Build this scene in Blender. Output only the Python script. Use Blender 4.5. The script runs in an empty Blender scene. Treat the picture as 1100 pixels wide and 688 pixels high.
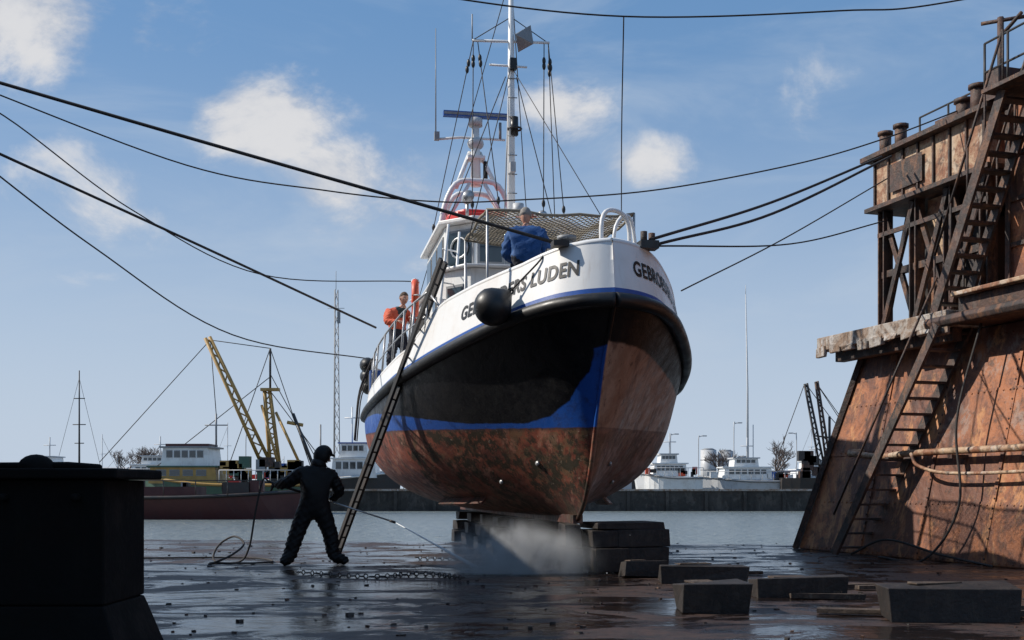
import bpy, bmesh, math, random
from mathutils import Vector, Matrix
R=random.Random(7)
sc=bpy.context.scene
sc.view_settings.view_transform='Standard'; sc.view_settings.look='None'; sc.view_settings.exposure=0
V=Vector
# ------------------------------------------------------------ node helpers
class NT:
    def __init__(s,tree): s.t=tree; s.n=tree.nodes; s.l=tree.links
    def new(s,ty,**k):
        x=s.n.new(ty)
        for a,b in k.items(): setattr(x,a,b)
        return x
    def put(s,sock,val):
        if isinstance(val,bpy.types.NodeSocket): s.l.new(val,sock)
        elif val is not None: sock.default_value=val
    def math(s,op,a,b=None,c=None,clamp=False):
        x=s.new('ShaderNodeMath',operation=op); x.use_clamp=clamp
        s.put(x.inputs[0],a)
        if b is not None: s.put(x.inputs[1],b)
        if c is not None: s.put(x.inputs[2],c)
        return x.outputs[0]
    def mix(s,f,a,b):
        x=s.new('ShaderNodeMix',data_type='RGBA')
        s.put(x.inputs['Factor'],f)
        def col(c): return c if isinstance(c,bpy.types.NodeSocket) else (c[0],c[1],c[2],1)
        s.put(x.inputs[6],col(a)); s.put(x.inputs[7],col(b))
        return x.outputs[2]
    def noise(s,vec,scale,detail=6,rough=.6,dist=0):
        x=s.new('ShaderNodeTexNoise'); s.put(x.inputs['Vector'],vec)
        x.inputs['Scale'].default_value=scale; x.inputs['Detail'].default_value=detail
        x.inputs['Roughness'].default_value=rough; x.inputs['Distortion'].default_value=dist
        return x.outputs['Fac']
    def rng(s,v,a,b,c=0.,d=1.,smooth=True):
        x=s.new('ShaderNodeMapRange'); x.interpolation_type='SMOOTHSTEP' if smooth else 'LINEAR'
        s.put(x.inputs[0],v)
        for i,q in enumerate((a,b,c,d)): s.put(x.inputs[i+1],q)
        return x.outputs[0]
    def mapv(s,vec,scale=(1,1,1),loc=(0,0,0)):
        x=s.new('ShaderNodeMapping'); s.put(x.inputs[0],vec)
        x.inputs['Scale'].default_value=scale; x.inputs['Location'].default_value=loc
        return x.outputs[0]
    def bump(s,h,strength=.3,dist=.02):
        x=s.new('ShaderNodeBump'); s.put(x.inputs['Height'],h)
        s.put(x.inputs['Strength'],strength); x.inputs['Distance'].default_value=dist
        return x.outputs[0]
def newmat(name):
    m=bpy.data.materials.new(name); m.use_nodes=True
    t=NT(m.node_tree); p=m.node_tree.nodes['Principled BSDF']
    tc=t.new('ShaderNodeTexCoord').outputs['Object']
    return m,t,p,tc
def paint(name,col,rough=.5,dirt=.35,dcol=(.08,.06,.05),scale=2.,metal=0.,streak=True,bump=.1,spec=None):
    m,t,p,tc=newmat(name)
    n=t.noise(tc,scale,6,.65)
    f=t.rng(n,.45,.75,0,dirt)
    c=t.mix(f,col,dcol)
    if streak:
        n2=t.noise(t.mapv(tc,(6,6,.5)),scale*1.3,4,.6)
        c=t.mix(t.rng(n2,.55,.8,0,dirt),c,dcol)
    t.put(p.inputs['Base Color'],c)
    t.put(p.inputs['Roughness'],t.rng(n,.3,.7,rough*.8,min(1,rough*1.25)))
    p.inputs['Metallic'].default_value=metal
    if spec is not None: p.inputs['Specular IOR Level'].default_value=spec
    if bump: t.put(p.inputs['Normal'],t.bump(t.noise(tc,scale*9,3),bump,.01))
    return m
def rust(name,a,b,c,scale=1.2,rough=.75,pale=(.3,.3,.32),pamt=.35):
    m,t,p,tc=newmat(name)
    n1=t.noise(tc,scale,7,.75,.6); n2=t.noise(t.mapv(tc,(1.4,1.4,.6)),scale*1.9,6,.7,.5); n3=t.noise(tc,scale*6,5,.75)
    col=t.mix(t.rng(n1,.42,.56),a,b)
    col=t.mix(t.rng(n2,.52,.62,0,.85),col,c)
    n4=t.noise(t.mapv(tc,(1.2,1.2,.8),(3,7,2)),scale*1.1,7,.8,.4)
    col=t.mix(t.rng(n4,.56,.64,0,pamt),col,pale)
    n5=t.noise(t.mapv(tc,(7,7,.3),(9,1,4)),scale*1.0,4,.6)
    col=t.mix(t.math('MULTIPLY',t.rng(n5,.54,.7,0,.8),t.rng(n1,.4,.6)),col,(b[0]*.25,b[1]*.25,b[2]*.3))
    col=t.mix(t.rng(n3,.5,.68,0,.75),col,(.035,.02,.015))
    t.put(p.inputs['Base Color'],col); p.inputs['Roughness'].default_value=rough
    t.put(p.inputs['Normal'],t.bump(t.math('ADD',n3,t.math('MULTIPLY',n1,.8)),.6,.03))
    return m
# ------------------------------------------------------------ mesh builder
class MB:
    def __init__(s): s.v=[];s.f=[];s.m=[];s.mats=[];s.sm=[]
    def mi(s,mat):
        if mat not in s.mats: s.mats.append(mat)
        return s.mats.index(mat)
    def add(s,vs,fs,mat,smooth=False):
        o=len(s.v); s.v+= [tuple(x) for x in vs]; k=s.mi(mat)
        for f in fs: s.f.append([i+o for i in f]); s.m.append(k); s.sm.append(smooth)
    def box(s,c,d,mat,rot=None,j=0):
        vs=[]
        for z in(-.5,.5):
            for x,y in((-.5,-.5),(.5,-.5),(.5,.5),(-.5,.5)):
                p=V((x*d[0],y*d[1],z*d[2]))
                if j: p+=V((R.uniform(-j,j),R.uniform(-j,j),R.uniform(-j,j)))
                if rot is not None: p=rot@p
                vs.append(p+V(c))
        s.add(vs,[(3,2,1,0),(4,5,6,7),(0,1,5,4),(1,2,6,5),(2,3,7,6),(3,0,4,7)],mat)
    def bx(s,a,b,mat):
        s.box([(a[i]+b[i])/2 for i in range(3)],[abs(b[i]-a[i]) for i in range(3)],mat)
    def beam(s,p,q,w,h,mat,up=(0,0,1)):
        p,q=V(p),V(q); d=(q-p); L=d.length; d.normalize(); u=V(up)
        if abs(d.dot(u))>.98: u=V((0,1,0))
        x=d.cross(u).normalized(); z=x.cross(d).normalized()
        M=Matrix((x,d,z)).transposed()
        s.box((p+q)/2,(w,L,h),mat,M)
    def tube(s,pts,r,mat,n=6,caps=True):
        pts=[V(p) for p in pts]; rr=r if isinstance(r,(list,tuple)) else [r]*len(pts)
        vs=[];fs=[];prev=None
        for i,p in enumerate(pts):
            d=(pts[min(i+1,len(pts)-1)]-pts[max(i-1,0)]).normalized()
            if prev is None:
                a=V((0,0,1)) if abs(d.z)<.9 else V((1,0,0)); x=d.cross(a).normalized()
            else:
                x=(prev-d*prev.dot(d)).normalized()
            prev=x; y=d.cross(x)
            for k in range(n):
                t=2*math.pi*k/n; vs.append(p+(x*math.cos(t)+y*math.sin(t))*rr[i])
        for i in range(len(pts)-1):
            for k in range(n):
                a=i*n+k;b=i*n+(k+1)%n; fs.append((a,b,b+n,a+n))
        if caps: fs.append(tuple(range(n))[::-1]); fs.append(tuple((len(pts)-1)*n+k for k in range(n)))
        s.add(vs,fs,mat,True)
    def ball(s,c,r,mat,n=12,m=8,M=None,fn=None):
        vs=[];fs=[]
        r=V((r,r,r)) if not hasattr(r,'__len__') else V(r)
        for i in range(m+1):
            th=math.pi*i/m
            for k in range(n):
                ph=2*math.pi*k/n
                p=V((math.sin(th)*math.cos(ph),math.sin(th)*math.sin(ph),math.cos(th)))
                if fn: p=fn(p)
                p=V((p.x*r.x,p.y*r.y,p.z*r.z))
                if M is not None: p=M@p
                vs.append(p+V(c))
        for i in range(m):
            for k in range(n):
                a=i*n+k;b=i*n+(k+1)%n; fs.append((a,a+n,b+n,b))
        s.add(vs,fs,mat,True)
    def torus(s,c,R0,r,mat,ax=(0,1,0),n=16,m=6):
        ax=V(ax).normalized(); a=V((0,0,1)) if abs(ax.z)<.9 else V((1,0,0)); x=ax.cross(a).normalized(); y=ax.cross(x)
        pts=[V(c)+(x*math.cos(2*math.pi*i/n)+y*math.sin(2*math.pi*i/n))*R0 for i in range(n+1)]
        s.tube(pts,r,mat,m,False)
    def prism(s,poly,z0,z1,mat):
        n=len(poly)
        vs=[(x,y,z0) for x,y in poly]+[(x,y,z1) for x,y in poly]
        fs=[tuple(range(n))[::-1],tuple(range(n,2*n))]+[(i,(i+1)%n,n+(i+1)%n,n+i) for i in range(n)]
        s.add(vs,fs,mat)
    def obj(s,name,parent=None,bevel=0,fixn=True):
        me=bpy.data.meshes.new(name); me.from_pydata(s.v,[],s.f)
        for m in s.mats: me.materials.append(m)
        me.polygons.foreach_set('material_index',s.m); me.polygons.foreach_set('use_smooth',s.sm)
        if fixn:
            bm=bmesh.new(); bm.from_mesh(me); bmesh.ops.recalc_face_normals(bm,faces=bm.faces); bm.to_mesh(me); bm.free()
        me.update()
        o=bpy.data.objects.new(name,me); sc.collection.objects.link(o)
        if parent: o.parent=parent
        if bevel:
            b=o.modifiers.new('b','BEVEL'); b.width=bevel; b.segments=2; b.limit_method='ANGLE'
        return o
def empty(name,loc=(0,0,0),rz=0):
    o=bpy.data.objects.new(name,None); sc.collection.objects.link(o); o.location=loc; o.rotation_euler=(0,0,rz); o.empty_display_size=.2
    return o
def cat(pts,k=8):
    P=[V(p) for p in pts]; P=[P[0]*2-P[1]]+P+[P[-1]*2-P[-2]]; out=[]
    for i in range(1,len(P)-2):
        a,b,c,d=P[i-1:i+3]
        for j in range(k):
            t=j/k
            out.append(.5*((2*b)+(c-a)*t+(2*a-5*b+4*c-d)*t*t+(3*b-a-3*c+d)*t**3))
    out.append(P[-2]); return out
def lerp1(x,pts):
    if x<=pts[0][0]: return pts[0][1]
    for (a,b),(c,d) in zip(pts,pts[1:]):
        if x<=c: return b+(d-b)*(x-a)/(c-a)
    return pts[-1][1]
def sstep(a,b,x):
    t=max(0,min(1,(x-a)/(b-a))); return t*t*(3-2*t)
# ------------------------------------------------------------ materials
white=paint('white_paint',(.78,.78,.76),.35,.3,(.3,.22,.15),1.5)
white2=paint('white_paint_clean',(.8,.8,.79),.35,.28,(.42,.27,.17),1.2)
black=paint('black_rubber',(.010,.010,.011),.45,.25,(.03,.027,.024),4)
darkst=paint('dark_steel',(.03,.028,.027),.55,.5,(.08,.045,.03),3)
shadest=paint('shaded_steel',(.006,.006,.006),.85,.4,(.014,.01,.008),3,spec=.12,bump=.4)  # near-black base colour carries the shade on the pedestal
grey=paint('grey_paint',(.25,.26,.27),.5,.4,(.12,.08,.05),3)
lgrey=paint('light_grey',(.5,.51,.52),.5,.3,(.2,.15,.1),2)
redp=paint('red_paint',(.55,.03,.02),.4,.2,(.2,.05,.03),3)
orange=paint('orange_paint',(.7,.09,.03),.5,.15,(.3,.08,.04),3,streak=False)
bluep=paint('blue_paint',(.02,.09,.36),.35,.3,(.02,.03,.08),3)
yellow=paint('yellow_paint',(.42,.25,.07),.55,.5,(.13,.07,.04),2)
green=paint('green_paint',(.05,.11,.075),.5,.4,(.08,.06,.04),2)
dred=paint('dark_red_hull',(.07,.017,.016),.5,.4,(.03,.02,.02),1)
rope_m=paint('rope_dark',(.035,.03,.028),.8,.3,(.08,.07,.06),20,streak=False)
net_m=paint('net_rope',(.26,.225,.17),.85,.3,(.1,.08,.06),15,streak=False)
wood=rust('weathered_timber',(.08,.055,.04),(.04,.028,.022),(.13,.1,.075),3,.85,(.17,.15,.12),.3)
woodd=rust('wet_timber',(.022,.016,.013),(.012,.009,.008),(.036,.027,.021),3,.65,(.06,.05,.04),.25)
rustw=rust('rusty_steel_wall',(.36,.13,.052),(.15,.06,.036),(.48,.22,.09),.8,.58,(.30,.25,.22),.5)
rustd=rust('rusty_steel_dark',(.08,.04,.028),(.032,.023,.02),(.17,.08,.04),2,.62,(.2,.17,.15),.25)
rustp=rust('stained_panel',(.44,.30,.19),(.24,.10,.05),(.5,.40,.3),1.3,.65,(.55,.52,.48),.6)
concrete=rust('stained_concrete',(.38,.34,.3),(.24,.16,.11),(.45,.42,.4),2,.85,(.52,.5,.48),.6)
skin=paint('skin',(.5,.27,.19),.55,.1,(.4,.18,.12),8,streak=False)
hairg=paint('grey_hair',(.25,.23,.21),.8,.4,(.12,.11,.1),30,streak=False)
hairb=paint('brown_hair',(.08,.05,.03),.8,.4,(.03,.02,.015),30,streak=False)
jblue=paint('blue_jacket',(.02,.085,.25),.8,.5,(.008,.025,.09),6,streak=False,bump=.5)
oils=paint('black_oilskin',(.009,.009,.010),.55,.3,(.018,.017,.016),6,streak=False,bump=.4,spec=.2)
jeans=paint('dark_trousers',(.02,.022,.035),.85,.3,(.05,.045,.04),6,streak=False,bump=.3)
hiv=paint('orange_workwear',(.62,.11,.05),.75,.3,(.3,.06,.04),6,streak=False,bump=.3)
dgreen=paint('dark_vest',(.03,.05,.05),.8,.3,(.02,.02,.02),6,streak=False)
def glass():
    m,t,p,tc=newmat('window_glass'); p.inputs['Base Color'].default_value=(.02,.035,.045,1); p.inputs['Roughness'].default_value=.06
    p.inputs['Specular IOR Level'].default_value=.9; return m
glassm=glass()
def chrome():
    m,t,p,tc=newmat('galvanised'); t.put(p.inputs['Base Color'],t.mix(t.noise(tc,12),(.35,.36,.37),(.5,.5,.5))); p.inputs['Metallic'].default_value=.6; p.inputs['Roughness'].default_value=.4; return m
galv=chrome()
def hullmat():
    m,t,p,tc=newmat('hull_paint')
    sp=t.new('ShaderNodeSeparateXYZ'); t.put(sp.inputs[0],tc); b,s,z=sp.outputs
    j=t.math('MULTIPLY',t.math('SUBTRACT',t.noise(tc,7,5),.5),.035)
    zz=t.math('ADD',z,j)
    wl=t.math('MULTIPLY_ADD',s,.034,1.92)
    fc=t.new('ShaderNodeFloatCurve'); cv=fc.mapping.curves[0]
    pts=[(.45,2.95),(.65,2.64),(1.0,2.30),(1.4,2.12),(1.9,2.05),(3.0,2.10),(4.5,2.30),(6.5,2.46),(9,2.52),(15,2.62)]
    cv.points[0].location=(0,1.0); cv.points[1].location=(1,.65)
    for a,c in pts[:-1]: cv.points.new(a/15,(c-1.9)/1.1)
    for q in cv.points: q.handle_type='VECTOR'
    fc.mapping.update()
    t.put(fc.inputs['Value'],t.math('DIVIDE',s,15.))
    tb=t.math('MULTIPLY_ADD',fc.outputs[0],1.1,1.9)
    n1=t.noise(tc,1.6,7,.7,.5); n2=t.noise(tc,5,8,.75); n3=t.noise(t.mapv(tc,(3,1,.5)),2.2,6,.65)
    anti=t.mix(t.rng(n1,.42,.58),(.25,.07,.04),(.125,.036,.025))
    anti=t.mix(t.rng(n3,.53,.63,0,.7),anti,(.36,.17,.115))
    # slime and dark weed, heavier forward
    n8=t.noise(t.mapv(tc,(1,1,1.2),(4,2,8)),2.3,8,.8,.5)
    fwd=t.rng(s,1.5,9,.07,-.03)
    anti=t.mix(t.rng(t.math('ADD',n8,fwd),.57,.63,0,.6),anti,(.12,.10,.055))
    alg=t.math('MULTIPLY',t.rng(n2,.45,.53),t.rng(t.math('ADD',t.noise(tc,1.1,5,.65),fwd),.48,.58))
    anti=t.mix(t.math('MULTIPLY',alg,.92),anti,(.018,.020,.011))
    n6=t.noise(t.mapv(tc,(2,2,.7),(5,5,5)),4.5,7,.75)
    anti=t.mix(t.rng(n6,.56,.62,0,.85),anti,(.03,.020,.016))
    n7=t.noise(t.mapv(tc,(1,1,1.3),(1,9,5)),13,4,.7)
    anti=t.mix(t.rng(n7,.63,.68,0,.5),anti,(.42,.32,.24))
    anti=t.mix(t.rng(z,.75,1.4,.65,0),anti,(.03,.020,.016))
    fresh=t.rng(t.math('ABSOLUTE',t.math('SUBTRACT',zz,wl)),.0,.06,.8,0)
    anti=t.mix(fresh,anti,(.05,.03,.03))
    prim=t.mix(t.rng(n1,.4,.6),(.44,.27,.19),(.30,.165,.11))
    prim=t.mix(t.rng(n3,.5,.66,0,.75),prim,(.14,.07,.05))
    prim=t.mix(t.rng(n6,.57,.64,0,.7),prim,(.06,.035,.028))
    blk=t.mix(t.rng(n2,.45,.7,0,.4),(.0045,.0045,.006),(.012,.011,.010))
    blue=t.mix(t.rng(n2,.5,.68,0,.75),(.014,.075,.33),(.012,.025,.09))
    upS=t.mix(t.rng(t.math('SUBTRACT',zz,tb),-.012,.012),blue,blk)
    pl=t.math('SUBTRACT',zz,t.math('MULTIPLY_ADD',s,-.12,3.05))
    upP=t.mix(t.rng(pl,-.02,.02),prim,blk)
    up=t.mix(t.rng(b,-.01,.01),upS,upP)
    antiP=t.mix(.5,anti,prim)
    anti=t.mix(t.rng(b,-.01,.01),anti,antiP)
    isup=t.rng(t.math('SUBTRACT',zz,wl),-.01,.01)
    col=t.mix(isup,anti,up)
    t.put(p.inputs['Base Color'],col)
    t.put(p.inputs['Roughness'],t.math('SUBTRACT',t.rng(n2,.3,.7,.42,.72),t.math('MULTIPLY',isup,.14)))
    t.put(p.inputs['Normal'],t.bump(t.math('ADD',n2,t.math('MULTIPLY',n1,1.5)),.28,.022))
    p.inputs['Specular IOR Level'].default_value=.35
    return m
hullm=hullmat()
def deckmat():
    m,t,p,tc=newmat('wet_steel_deck')
    n1=t.noise(t.mapv(tc,(.6,1.0,1)),1.0,8,.72,.8); n2=t.noise(tc,5,6,.7); n3=t.noise(tc,30,3,.6)
    wet=t.rng(n1,.44,.53,0,1)
    dry=t.mix(t.rng(n2,.4,.65),(.055,.030,.022),(.026,.018,.0145))
    dry=t.mix(t.rng(n3,.55,.75,0,.5),dry,(.075,.056,.044))
    wc=t.mix(t.rng(n2,.4,.65),(.018,.011,.009),(.009,.007,.006))
    t.put(p.inputs['Base Color'],t.mix(wet,dry,wc))
    t.put(p.inputs['Roughness'],t.math('ADD',t.rng(wet,0,1,.5,.07),t.math('MULTIPLY',n2,.15)))
    br=t.new('ShaderNodeTexBrick'); t.put(br.inputs['Vector'],tc); br.inputs['Scale'].default_value=1; br.inputs['Mortar Size'].default_value=.012; br.inputs['Brick Width'].default_value=4; br.inputs['Row Height'].default_value=1.5
    h=t.math('ADD',t.math('MULTIPLY',n2,t.rng(wet,0,1,1.3,.3)),t.math('MULTIPLY',t.noise(tc,1.6,4),1.8))
    h=t.math('ADD',h,t.math('MULTIPLY',br.outputs['Fac'],.5))
    t.put(p.inputs['Normal'],t.bump(h,t.rng(wet,0,1,.85,.40),.035))
    return m
deckm=deckmat()
def watermat():
    m,t,p,tc=newmat('harbour_water')
    p.inputs['Roughness'].default_value=.22
    n=t.noise(t.mapv(tc,(1,1.6,1)),1.6,4,.6,.4); n2=t.noise(tc,.25,3)
    t.put(p.inputs['Base Color'],t.mix(n2,(.14,.165,.165),(.21,.235,.23)))
    t.put(p.inputs['Normal'],t.bump(n,1.0,.4)); return m
waterm=watermat()
landm=paint('quay_ground',(.16,.15,.13),.9,.4,(.08,.08,.05),.1,streak=False)
quaym=rust('quay_wall_stone',(.05,.045,.04),(.03,.028,.025),(.08,.07,.06),.5,.8,(.12,.11,.1),.3)
bark=paint('bare_bark',(.11,.085,.075),.9,.3,(.05,.04,.035),1,streak=False,bump=0)
# ------------------------------------------------------------ world, sun
sdir=V((-.97,.10,0)).normalized(); el=math.radians(38)
sund=V((sdir.x*math.cos(el),sdir.y*math.cos(el),math.sin(el)))
w=bpy.data.worlds.new('World'); sc.world=w; w.use_nodes=True
t=NT(w.node_tree); bg=w.node_tree.nodes['Background']
sky=t.new('ShaderNodeTexSky'); sky.sky_type='NISHITA'; sky.sun_disc=False; sky.sun_elevation=el
sky.sun_rotation=math.atan2(sund.x,sund.y)%(2*math.pi); sky.air_density=1.0; sky.dust_density=.6; sky.ozone_density=1.6
gen=t.new('ShaderNodeTexCoord').outputs['Generated']
nb=t.noise(t.mapv(gen,(1,1,1.5)),9,8,.62,.3); nbig=t.noise(t.mapv(gen,(1,1,4)),3.2,6,.6,.6)
field=None
for cx,cz,r,amp in [(-.215,.32,.085,1.05),(-.16,.275,.075,1.0),(.118,.285,.05,.9),(.045,.335,.06,.8),(-.43,.43,.12,1.0),(-.31,.40,.08,.8),(-.1,.245,.12,.75),(-.36,.26,.13,.6),(.27,.32,.1,.5)]:
    c=V((cx,1,cz)).normalized()
    x=t.new('ShaderNodeVectorMath',operation='SUBTRACT'); t.put(x.inputs[0],gen); x.inputs[1].default_value=c
    y=t.mapv(x.outputs[0],(1,1,1.6)); l=t.new('ShaderNodeVectorMath',operation='LENGTH'); t.put(l.inputs[0],y)
    f=t.rng(l.outputs['Value'],r*1.5,0.,0.,amp)
    field=f if field is None else t.math('MAXIMUM',field,f)
cl=t.rng(t.math('ADD',field,t.math('MULTIPLY',t.math('SUBTRACT',nb,.5),2.3)),.40,1.05,0,.9)
cl=t.math('MULTIPLY',cl,t.rng(field,0.02,.3))
hz=t.rng(nbig,.42,.75,0,.45)
sp=t.new('ShaderNodeSeparateXYZ'); t.put(sp.inputs[0],gen)
hor=t.rng(sp.outputs[2],.40,-.03,0.,.95)
shade=t.mix(t.rng(nb,.38,.62),(4.7,5.1,5.9),(7.6,7.5,7.5))
base=t.mix(.65,sky.outputs[0],(1.5,3.3,6.2))
base=t.mix(hor,base,(5.4,6.25,7.4))
base=t.mix(hz,base,(4.9,5.8,7.0))
col=t.mix(cl,base,shade)
t.put(bg.inputs['Color'],col); bg.inputs['Strength'].default_value=.1
sl=bpy.data.lights.new('sun','SUN'); sl.energy=5.0; sl.angle=math.radians(.5); sl.color=(1,.93,.83)
so=bpy.data.objects.new('sun',sl); sc.collection.objects.link(so); so.rotation_euler=sund.to_track_quat('Z','Y').to_euler(); so.location=(-20,-20,30)
# ------------------------------------------------------------ camera
cd=bpy.data.cameras.new('camera'); cam=bpy.data.objects.new('camera',cd); sc.collection.objects.link(cam); sc.camera=cam
cam.location=(0,0,1.15); cam.rotation_euler=(math.radians(90),0,0); cd.lens=40; cd.sensor_width=36; cd.shift_y=.1645; cd.clip_end=6000; cd.clip_start=.05
# ------------------------------------------------------------ setting
m=MB(); m.add([(-2500,-600,-.6),(2500,-600,-.6),(2500,4000,-.6),(-2500,4000,-.6)],[(0,1,2,3)],waterm); m.obj('water')
m=MB(); m.bx((-2000,128,-2),(2000,3900,1.0),landm); m.obj('ground')
m=MB(); m.bx((-300,88,-2),(300,95,.95),quaym)
for i in range(-60,60): m.bx((i*3-.12,87.8,-1),(i*3+.12,88.02,.9),quaym)
m.bx((-300,87.85,.95),(300,95.1,1.1),concrete); m.obj('quay_wall')
m=MB()
poly=[(-14,-14),(12,-14),(12,22.2),(6,23.2),(-14,26.6)]
m.prism(poly,-1.4,0,deckm)
m.obj('dock_floor')
wl_=MB()
wl_.bx((-12,4.5,.004),(-8.3,17.8,6.6),rustw); wl_.bx((-12,-13.9,.004),(-8.3,4.497,12.2),rustw)  # unseen opposite wall; heights and tall near block shaped to shade the foreground
for y in range(-13,17,2): wl_.bx((-8.298,y,.0),(-8.2,y+.12,6.5),rustd)
wl_.bx((-12.1,4.6,6.6),(-8.15,17.85,6.72),rustd)
for y in (12.2,15.0,15.8,16.4,16.9): wl_.tube([(-8.36,y,6.7),(-8.36,y,7.7)],.07,rustd,8)
wl_.obj('unseen_dock_wall')
m=MB()
m.bx((-4.2,6.3,.5),(-2.26,7.0,1.2),shadest)
a=[(-4.2,6.3),(-2.26,6.3),(-2.26,7.0),(-4.2,7.0)]; b_=[(-4.3,6.2),(-2.08,6.2),(-2.08,7.1),(-4.3,7.1)]
m.add([(x,y,0) for x,y in b_]+[(x,y,.497) for x,y in a],[(3,2,1,0),(4,5,6,7),(0,1,5,4),(1,2,6,5),(2,3,7,6),(3,0,4,7)],shadest)
m.bx((-4.3,6.24,1.203),(-2.17,7.06,1.262),shadest)
for x in (-3.6,-3.2,-2.8,-2.4): m.tube([(x,6.22,1.1),(x,6.3,1.1)],.025,shadest,6)
m.ball((-2.78,6.65,1.27),(.1,.12,.08),shadest,14,10); m.tube([(-3.15,6.65,1.28),(-2.6,6.67,1.285),(-2.4,6.65,1.27)],.025,shadest)
m.obj('mooring_pedestal',bevel=.015)
# ------------------------------------------------------------ dock tower (right)
tw=empty('dock_tower',(5.5,21.8,0),math.radians(17.6))
def T(p,q,z): return (q,-p,z)
def Wq(z): return .8*z/3.7
m=MB()
bt=[T(0,0,0.004),T(14,0,.004),T(14,5,.004),T(0,5,.004)]; tp=[T(1.0,.8,3.7),T(14,.8,3.7),T(14,5,3.7),T(1.0,5,3.7)]
m.add(bt+tp,[(3,2,1,0),(4,5,6,7),(0,1,5,4),(1,2,6,5),(2,3,7,6),(3,0,4,7)],rustw)
for k,(z0,z1) in enumerate(((0.02,.95),(1.75,2.7))):
    a0=T(.27*z0+.02,Wq(z0)-.014,z0); a1=T(14,Wq(z0)-.014,z0); b1=T(14,Wq(z1)-.014,z1); b0=T(.27*z1+.02,Wq(z1)-.014,z1)
    A0=T(.27*z0+.02,Wq(z0)+.01,z0); A1=T(14,Wq(z0)+.01,z0); B1=T(14,Wq(z1)+.01,z1); B0=T(.27*z1+.02,Wq(z1)+.01,z1)
    m.add([a0,a1,b1,b0,A0,A1,B1,B0],[(0,1,2,3),(4,7,6,5),(0,4,5,1),(2,6,7,3),(0,3,7,4),(1,5,6,2)],rustw)
for z in (.05,.9,1.8,2.65,3.55):
    for k in range(70):
        p=.35+z*.27+k*.14
        m.ball(T(p,Wq(z)-(.018 if (z<1 or 1.7<z<2.7) else .004),z),(.012,.018,.018),rustw,6,4)
for i in range(1,8):
    p=i*1.55+.4
    m.beam(T(p,-.02,0),T(p+.05,.78,3.7),.07,.012,rustw,up=(1,0,0))
    for k in range(24):
        z=.1+k*.15; m.ball(T(p+.03,Wq(z)-.028,z),(.012,.018,.018),rustd,6,4)
m.beam(T(-.05,-.05,0),T(1.0,.76,3.7),.1,.1,rustd)
m.obj('lower_wall',tw)
m=MB()
m.bx(T(.45,.1,3.72),T(4.1,2.2,3.97),concrete); m.bx(T(.75,.3,3.5),T(4.0,.5,3.717),rustd)
for i in range(9): m.box(T(.6+i*.42,.12,3.72+R.uniform(-.04,.02)),(R.uniform(.05,.13),.3,R.uniform(.1,.2)),concrete,j=.03)
m.bx(T(4.2,.25,3.72),T(14,1.4,4.15),rustd); m.bx(T(4.2,.1,4.153),T(14,1.4,4.22),rustp)
m.tube([T(3.6,.15,3.8),T(13,.1,3.8)],.1,rustd,8)
m.obj('ledge',tw,.015)
m=MB()
for p in (1.3,2.2,3.1,4.0):
    for q in (1.0,2.5):
        m.bx(T(p-.09,q-.02,3.97),T(p+.09,q+.02,6.22),rustd)
        m.bx(T(p-.09,q-.1,3.97),T(p-.06,q+.1,6.22),rustd); m.bx(T(p+.06,q-.1,3.97),T(p+.09,q+.1,6.22),rustd)
for p0,p1 in ((1.3,2.2),(2.2,3.1),(3.1,4.0)):
    m.beam(T(p0,.93,4.0),T(p1,.93,6.2),.06,.1,rustd); m.beam(T(p1,.99,4.0),T(p0,.99,6.2),.06,.1,rustd)
for i,q in enumerate((1.0,1.5,2.0)):
    m.beam(T(1.3,q,4.0),T(1.3,q+.5,6.2),.06,.08,rustd)
    m.beam(T(2.6,q,4.0),T(2.6,q+.5,6.2),.06,.08,rustd)
m.bx(T(1.25,2.62,3.97),T(4.2,2.75,6.22),rustd)
m.bx(T(1.2,.95,5.0),T(4.1,1.05,5.12),rustd); m.bx(T(1.2,.9,5.75),T(4.1,.94,5.83),rustd)
m.bx(T(1.9,1.3,3.97),T(3.8,2.4,5.6),darkst)
m.bx(T(1.55,1.6,4.0),T(1.9,2.2,6.2),rustd)
m.bx(T(2.3,1.15,4.0),T(2.9,1.29,6.2),rustp)
for p in (5.75,6.8,7.9):
    m.bx(T(p-.07,.2,4.22),T(p+.07,.34,8.1),rustd)
for p0,p1 in ((5.75,6.8),(6.8,7.9)):
    m.beam(T(p0,.42,4.3),T(p1,.42,7.0),.05,.09,rustd); m.beam(T(p1,.48,4.3),T(p0,.48,7.0),.05,.09,rustd)
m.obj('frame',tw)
m=MB()
m.bx(T(1.15,.85,6.3),T(4.2,3,7.15),rustp)
m.bx(T(1.05,.72,6.22),T(4.3,3.1,6.298),rustd); m.bx(T(1.0,.66,7.153),T(4.35,3.1,7.24),rustd)
for i in range(8): m.bx(T(1.2+i*.41,.81,6.3),T(1.24+i*.41,.848,7.15),rustd)
m.bx(T(1.7,.80,6.45),T(2.6,.807,6.95),rustd)
m.bx(T(4.45,.95,4.223),T(14,5,7.08),rustw); m.bx(T(5.2,1.5,7.17),T(14,5,8.2),rustw); m.bx(T(5.1,1.38,8.203),T(14,5,8.32),rustd)
for z in (4.9,5.6,6.3): m.bx(T(4.5,.91,z),T(13,.947,z+.07),rustd)
for p in (4.5,5.3,6.4,7.5,9): m.bx(T(p,.88,4.23),T(p+.1,.905,7.05),rustd)
m.obj('upper_house',tw,.01)
m=MB()
def bol(p,q,z,r=.11,h=.38):
    m.tube([T(p,q,z),T(p,q,z+h)],r,rustd,10); m.tube([T(p,q,z+h),T(p,q,z+h+.06)],r*1.3,rustd,10)
bol(1.3,1.0,7.24); bol(1.75,1.0,7.24); bol(3.4,1.0,7.24,.12,.3); bol(3.75,1.0,7.24,.12,.42)
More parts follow.
